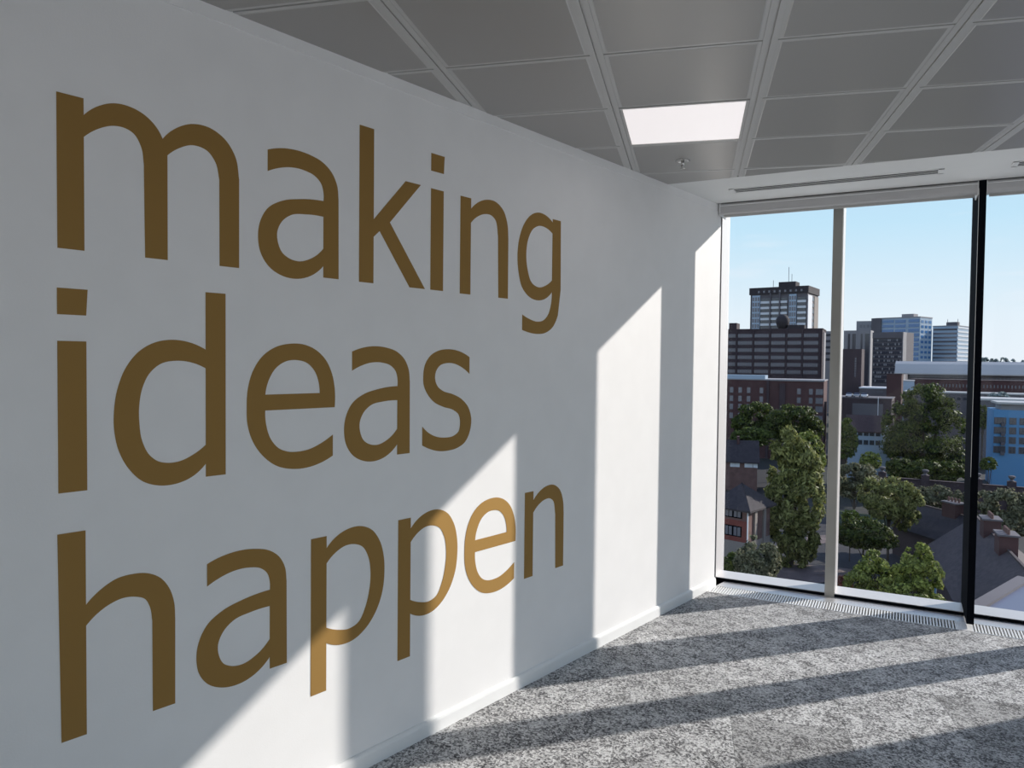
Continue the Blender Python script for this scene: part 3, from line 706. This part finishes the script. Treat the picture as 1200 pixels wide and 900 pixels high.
# --- long house left, red house left
b = Bld('pink_house', 'long pinkish house with dark roof and white windows behind the willow', 838, 890, 185, -3, 9, M_brick3, 541.5); b.body()
pitched(b, M_roofd, rise=4.6)
for x in (861, 866, 878, 882, 887): b.add('window', M_white, (b.X(x)-.6, b.X(x)+.6, -.1, .05, b.Z(545)-.7, b.Z(545)+.7))
b.add('chimney', M_brick, (b.X(866), b.X(869), 3.5, 5, b.H()+2, b.Z(514)))
b = Bld('red_house', 'red brick house with hipped dark roof and cream base, bottom left', 838, 880, 108, 26, 0, M_brick3, 597, pxs=906); b.body()
pitched(b, M_roofd, rise=3.0, hip=3.5, over=.7)
b.add('plinth', M_cream, (-b.Wd-.05, .06, -.08, .1, 0, b.Z(637)), (-.1, .08, 0, b.Dp, 0, b.Z(637)))
M_redb = flatm('red render', (.21, .06, .045), noise=.1, nscale=1)
b.add('red_band', M_redb, (-b.Wd-.05, .03, -.06, .1, b.Z(637), b.Z(612)))
for x, y in ((868, 603), (868, 625), (858, 603), (858, 625)):
    o = b.add('window', M_black, (b.X(x)-.65, b.X(x)+.65, -.12, .05, b.Z(y)-.75, b.Z(y)+.75))
    MB().box(b.X(x)-.5, b.X(x)-.06, -.17, -.11, b.Z(y)-.6, b.Z(y)+.6).box(b.X(x)+.06, b.X(x)+.5, -.17, -.11, b.Z(y)-.6, b.Z(y)+.6).build('pane', M_winl, o)
b.add('downpipe', M_white, (.0, .15, -.25, -.1, 0, b.H()))
for y in (b.Dp*.3, b.Dp*.7): b.add('pilaster', M_cream, (-.05, .25, y-.35, y+.35, 0, b.H()))

# --- terrace with ridge, chimneys and near flat roof, bottom right
def roof_house(name, lab, px, D, length, depth, hw, rise, rz, m_w, m_r, chim=(), base=GZ, m_side=None):
    p = at(px, D); e = empty(name, (p.x, p.y, base), lab, 'building', rz=R(rz))
    MB().box(-length/2, length/2, -depth/2, depth/2, 0, hw).build('wall', m_w, e)
    L2, d2 = length/2+.4, depth/2+.5
    rf = MB().add([(-L2, -d2, hw-.2), (L2, -d2, hw-.2), (L2, d2, hw-.2), (-L2, d2, hw-.2), (-L2, 0, hw+rise), (L2, 0, hw+rise), (-L2, -d2, hw-.4), (L2, -d2, hw-.4), (L2, d2, hw-.4), (-L2, d2, hw-.4)],
      [(0, 1, 5, 4), (2, 3, 4, 5), (1, 2, 5), (3, 0, 4), (6, 7, 1, 0), (7, 8, 2, 1), (8, 9, 3, 2), (9, 6, 0, 3), (9, 8, 7, 6)]).build('roof', m_r, e)
    MB().box(-L2, L2, -.14, .14, hw+rise-.12, hw+rise+.12).build('ridge_tile', M_roofp, rf)
    for cx in chim:
        c = MB().box(cx-1.3, cx+1.3, -.9, .9, hw+rise-2.2, hw+rise+1.5).build('chimney', M_brick, e)
        MB().box(cx-1.45, cx+1.45, -1.05, 1.05, hw+rise+1.5, hw+rise+1.7).build('chimney_cap', M_concd, c)
        for k in range(4):
            q = MB().lathe([(.17, 0), (.15, .6)], 8).build('chimney_pot', M_brick3, c); q.location = (cx-1.0+.66*k, 0, hw+rise+1.7)
    return e
def ridge_house(lab, a, b_, z, half, rise, m_l, chim=(), m_side=M_roofd):
    """a, b_: pixels of the ridge ends, z: ridge height"""
    p, q = gnd(*a, z), gnd(*b_, z); d = q-p; Ln = math.hypot(d.x, d.y); rz = math.degrees(math.atan2(d.y, d.x))
    e = roof_house('terraced_house', lab, 0, 1, Ln, half*2, z-rise-GZ, rise, rz, M_brick2, m_l, [t*Ln-Ln/2 for t in chim])
    e.location = ((p.x+q.x)/2, (p.y+q.y)/2, GZ); return e
ridge_house('dark roofed house with brick chimney behind the young green trees', (1074, 590), (1140, 607), -20.5, 4.2, 3.2, M_roofd, (.68,))
ridge_house('terraced house with long sunlit ridge and two chimneys, bottom right', (1144, 605), (1215, 680), -18.5, 5.4, 4.6, M_roofp, (.30, .58))
# near flat roof in the bottom right corner
def flat_roof():
    z = -9.0; P = [gnd(1146, 716, z), gnd(1206, 680, z), gnd(1330, 640, z), gnd(1420, 900, z), gnd(1240, 900, z)]
    e = empty('flat_roof_wing', (P[0].x, P[0].y, GZ), 'pale blue grey flat roof with white edge in the bottom right corner', 'roof')
    pl = [(p.x, p.y) for p in P]
    o = MB().prism(pl, GZ, z-.35).build('wall', M_concd, e); inv(o, e)
    o = MB().prism(pl, z-.35, z).build('roof_deck', flatm('grey blue roof deck', (.13, .14, .20), .4), e); inv(o, e)
    a, b_ = Vector(pl[0]), Vector(pl[1]); d = (b_-a).normalized(); n = Vector((-d.y, d.x))*.5
    o = MB().prism([tuple(a-n*.2), tuple(b_-n*.2), tuple(b_+n), tuple(a+n)], z-.4, z+.12).build('roof_edge', M_concd, e); inv(o, e)
flat_roof()
# blue and white striped fence
e = empty('striped_fence', (0, 0, 0), 'white and blue slatted fence panels behind the young green trees', 'fence')
p, q = gnd(1097, 706), gnd(1113, 710)
e.location = p
for k in range(9):
    t = k/8; r = p.lerp(q, t)-p
    MB().box(r.x-.25, r.x+.25, r.y-.03, r.y+.03, 0, 3.2+.3*(k % 2)).build('slat', M_white if k % 3 else M_bluew, e)

# ------------------------------------------------------------------ trees
def leaf_mat(name, c1, c2):
    M = bpy.data.materials.new(name); M.use_nodes = True; t = M.node_tree; b = t.nodes['Principled BSDF']
    b.inputs['Roughness'].default_value = .55; b.inputs['Specular IOR Level'].default_value = .25
    g = t.nodes.new('ShaderNodeNewGeometry'); r = t.nodes.new('ShaderNodeValToRGB')
    r.color_ramp.elements[0].color = (*c1, 1); r.color_ramp.elements[1].color = (*c2, 1)
    t.links.new(g.outputs['Random Per Island'], r.inputs['Fac']); t.links.new(r.outputs['Color'], b.inputs['Base Color'])
    tr = t.nodes.new('ShaderNodeBsdfTranslucent'); t.links.new(r.outputs['Color'], tr.inputs['Color'])
    mx = t.nodes.new('ShaderNodeMixShader'); mx.inputs[0].default_value = .30
    out = [n for n in t.nodes if n.type == 'OUTPUT_MATERIAL'][0]
    t.links.new(b.outputs[0], mx.inputs[1]); t.links.new(tr.outputs[0], mx.inputs[2]); t.links.new(mx.outputs[0], out.inputs['Surface'])
    return M
LEAF = {
 'dark': leaf_mat('dark green leaves', (.012, .022, .005), (.145, .18, .038)),
 'mid': leaf_mat('mid green leaves', (.03, .05, .010), (.18, .22, .05)),
 'bright': leaf_mat('bright green leaves', (.05, .075, .010), (.42, .46, .11)),
 'willow': leaf_mat('willow leaves', (.04, .05, .010), (.42, .42, .14)),
 'grey': leaf_mat('grey green leaves', (.05, .055, .027), (.33, .32, .18)),
 'far': leaf_mat('hazed far leaves', (.26, .32, .31), (.34, .40, .39)),  # distance haze is put into this pale leaf colour
 'red': leaf_mat('red leaves', (.14, .05, .04), (.28, .10, .07))}
def foliage(blobs, n, size, seed, droop=0):
    """blobs: (x, y, z, rx, ry, rz) ellipsoids; leaves on and in their shells"""
    g = np.random.default_rng(seed)
    bl = np.array(blobs, float)
    # each large blob is broken into smaller clumps for a lumpy crown
    cl = []
    for x, y, z, rx, ry, rz in bl:
        k = 34
        for _ in range(k):
            d = g.normal(size=3); d /= np.linalg.norm(d); s = g.uniform(.16, .34)
            cl.append((x+d[0]*rx*(1-s*.8), y+d[1]*ry*(1-s*.8), z+d[2]*rz*(1-s*.8), rx*s, ry*s, rz*s))
    cl = np.array(cl); w = (cl[:, 3]*cl[:, 4]*cl[:, 5])**.67; w /= w.sum()
    idx = g.choice(len(cl), n, p=w)
    d = g.normal(size=(n, 3)); d /= np.linalg.norm(d, axis=1)[:, None]
    d[:, 2] = np.where(d[:, 2] < -.3, -d[:, 2]*.6, d[:, 2])
    r = g.uniform(.62, 1.10, n)**.8*np.where(g.random(n) < .18, g.uniform(1.0, 1.35, n), 1)
    c = cl[idx, :3]+d*cl[idx, 3:]*r[:, None]
    nrm = d+g.normal(size=(n, 3))*.42; nrm /= np.linalg.norm(nrm, axis=1)[:, None]
    a = np.cross(nrm, g.normal(size=(n, 3))); 
    if droop: a = a*(1-droop)+np.array([0, 0, -1.])*droop
    a /= np.linalg.norm(a, axis=1)[:, None]; b = np.cross(nrm, a); b /= np.linalg.norm(b, axis=1)[:, None]
    s = size*g.uniform(.6, 1.3, n)[:, None]; el = 1.0+droop*1.6
    v = np.stack([c-a*s*el, c+b*s*.55, c+a*s*el, c-b*s*.55], 1).reshape(-1, 3)
    f = np.arange(4*n).reshape(-1, 4)
    return v, f, cl
def raw_mesh(name, v, f, m, parent):
    me = bpy.data.meshes.new(name); me.vertices.add(len(v)); me.vertices.foreach_set('co', v.astype(np.float32).ravel())
    me.loops.add(f.size); me.loops.foreach_set('vertex_index', f.astype(np.int32).ravel())
    me.polygons.add(len(f)); me.polygons.foreach_set('loop_start', np.arange(0, f.size, 4, dtype=np.int32)); me.polygons.foreach_set('loop_total', np.full(len(f), 4, np.int32))
    me.update(calc_edges=True); me.materials.append(m)
    o = bpy.data.objects.new(name, me); COL.objects.link(o); o.parent = parent; return o
_ico = bmesh.new(); bmesh.ops.create_icosphere(_ico, subdivisions=1, radius=1); ICOV = [tuple(v.co) for v in _ico.verts]; ICOF = [tuple(v.index for v in f.verts) for f in _ico.faces]; _ico.free()
tseed = [10]
def tree(label, kind, D, x0, x1, ytop, ybot, n=5000, size=.35, shape=None, droop=0, base=GZ, group=None, name='tree', cat='tree', trunk=True):
    """crown spans pixels x0..x1 and ytop..ybot at distance D; shape: blobs in the unit square (u, v, ru, rv)"""
    tseed[0] += 1
    c = at((x0+x1)/2, D); los = Vector((c.x-CAM.x, c.y-CAM.y, 0)).normalized(); rt = Vector((los.y, -los.x, 0))
    wd = (at(x1, D)-at(x0, D)).length; zt = zat((x0+x1)/2, ytop, D); zb = zat((x0+x1)/2, ybot, D); hh = zt-zb
    shape = shape or [(.5, .62, .42, .36), (.28, .42, .27, .32), (.74, .42, .26, .32), (.5, .28, .40, .26)]
    g = random.Random(tseed[0])
    bl = []
    for u, v_, ru, rv in shape:
        off = (u-.5)*wd; p = rt*off+los*g.uniform(-.12, .12)*wd
        bl.append((p.x, p.y, zb-base+v_*hh, ru*wd*1.1, ru*wd*.9, rv*hh*1.08))
    e = empty(name, (c.x, c.y, base), label, cat, group)
    v, f, cl = foliage(bl, int(n*1.7), size*.8, tseed[0], droop)
    raw_mesh('foliage', v, f, LEAF[kind], e)
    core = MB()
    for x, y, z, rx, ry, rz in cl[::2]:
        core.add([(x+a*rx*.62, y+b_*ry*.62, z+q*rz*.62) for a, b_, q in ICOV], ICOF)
    mb = MB()
    for x, y, z, rx, ry, rz in bl: mb.bar((0, 0, max(.5, (zb-base)*.5+hh*.1)), (x*.8, y*.8, z), max(.06, .012*hh))
    mb.bar((0, 0, -.1), (0, 0, max(.8, zb-base+hh*.3)), max(.08, .028*hh), 8).build('trunk', M_bark, e)
    core.build('crown_shade_core', LEAF_CORE, e)
    return e
LEAF_CORE = flatm('shaded inner leaves', (.012, .020, .006))  # dark solid cores put the shade inside the crowns into colour
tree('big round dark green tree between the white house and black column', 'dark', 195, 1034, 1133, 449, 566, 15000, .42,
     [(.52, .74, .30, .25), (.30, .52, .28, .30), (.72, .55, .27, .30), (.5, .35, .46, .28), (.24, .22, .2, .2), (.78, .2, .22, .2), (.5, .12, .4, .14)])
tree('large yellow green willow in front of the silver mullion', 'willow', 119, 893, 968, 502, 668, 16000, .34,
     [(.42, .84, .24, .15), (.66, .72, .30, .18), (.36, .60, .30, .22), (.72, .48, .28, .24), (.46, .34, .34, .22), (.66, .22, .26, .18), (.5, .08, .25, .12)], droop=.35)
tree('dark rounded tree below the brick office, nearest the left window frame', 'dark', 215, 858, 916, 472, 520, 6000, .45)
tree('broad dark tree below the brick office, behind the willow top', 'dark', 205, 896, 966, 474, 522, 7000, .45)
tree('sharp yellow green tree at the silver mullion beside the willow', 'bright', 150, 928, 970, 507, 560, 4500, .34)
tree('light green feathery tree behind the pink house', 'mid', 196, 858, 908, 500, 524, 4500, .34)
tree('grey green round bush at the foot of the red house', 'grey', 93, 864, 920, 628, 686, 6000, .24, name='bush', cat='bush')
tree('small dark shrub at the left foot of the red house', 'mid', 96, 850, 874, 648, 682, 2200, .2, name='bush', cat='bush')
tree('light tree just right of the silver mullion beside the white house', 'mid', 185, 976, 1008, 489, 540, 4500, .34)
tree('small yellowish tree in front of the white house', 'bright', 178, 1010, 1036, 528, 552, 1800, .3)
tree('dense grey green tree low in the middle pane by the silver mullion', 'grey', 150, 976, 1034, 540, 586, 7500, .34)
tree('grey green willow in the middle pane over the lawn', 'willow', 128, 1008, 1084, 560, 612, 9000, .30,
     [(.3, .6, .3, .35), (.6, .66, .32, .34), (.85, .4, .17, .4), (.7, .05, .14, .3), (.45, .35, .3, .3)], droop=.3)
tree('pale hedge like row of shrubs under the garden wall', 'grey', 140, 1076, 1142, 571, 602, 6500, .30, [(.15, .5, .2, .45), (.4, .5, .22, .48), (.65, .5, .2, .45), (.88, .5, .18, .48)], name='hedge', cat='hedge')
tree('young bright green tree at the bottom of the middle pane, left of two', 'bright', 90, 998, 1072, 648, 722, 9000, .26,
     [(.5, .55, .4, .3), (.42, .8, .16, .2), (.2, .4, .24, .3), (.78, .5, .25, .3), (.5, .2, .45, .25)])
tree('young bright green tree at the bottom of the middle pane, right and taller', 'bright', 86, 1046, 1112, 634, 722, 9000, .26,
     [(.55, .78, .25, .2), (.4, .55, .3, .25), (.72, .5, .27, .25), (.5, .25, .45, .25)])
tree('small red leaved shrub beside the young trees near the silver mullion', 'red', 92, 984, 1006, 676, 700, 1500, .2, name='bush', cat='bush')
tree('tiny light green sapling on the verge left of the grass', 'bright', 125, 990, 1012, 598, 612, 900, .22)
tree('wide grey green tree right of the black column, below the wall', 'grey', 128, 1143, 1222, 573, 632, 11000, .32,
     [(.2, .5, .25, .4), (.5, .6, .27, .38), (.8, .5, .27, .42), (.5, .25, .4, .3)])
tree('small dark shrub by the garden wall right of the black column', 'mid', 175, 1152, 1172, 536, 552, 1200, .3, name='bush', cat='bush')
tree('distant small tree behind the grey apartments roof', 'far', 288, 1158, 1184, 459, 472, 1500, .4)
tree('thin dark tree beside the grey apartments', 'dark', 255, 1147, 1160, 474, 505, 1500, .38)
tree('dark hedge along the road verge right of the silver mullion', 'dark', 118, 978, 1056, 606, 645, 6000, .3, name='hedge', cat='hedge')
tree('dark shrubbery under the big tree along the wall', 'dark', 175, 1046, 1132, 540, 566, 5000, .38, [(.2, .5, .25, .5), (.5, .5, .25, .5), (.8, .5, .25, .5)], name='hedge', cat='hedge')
# far belt of trees on the horizon
k = 0
for px in range(1000, 1260, 11):
    D = 1500+rng.uniform(-20, 20); h = rng.uniform(417, 422)
    if px < 1136: h = 424
    tree('distant hazy tree on the horizon, one of a row', 'far', D, px-5.5, px+5.5, h, 434, 260, 2.2, [(.5, .45, .5, .5)], group='trees along the horizon')
M_hill = flatm('far hills', (.10, .14, .13))
hp = [at(px, 4500+300*math.sin(px*.05)) for px in range(780, 1420, 20)]
mb = MB(); vs = []
for i, p in enumerate(hp): vs += [(p.x, p.y, GZ), (p.x, p.y, 18+7*math.sin(i*.9)), (p.x*1.3, p.y*1.3, 18+7*math.sin(i*.9)), (p.x*1.3, p.y*1.3, GZ)]
n = len(hp); fs = [(4*i+a, 4*i+4+a, 4*i+4+(a+1) % 4, 4*i+(a+1) % 4) for i in range(n-1) for a in range(4)]+[(0, 1, 2, 3), (4*n-4, 4*n-3, 4*n-2, 4*n-1)]
setp(mb.add(vs, fs).build('hill', M_hill), 'low hazy hills on the far horizon', 'hill', kind='structure')
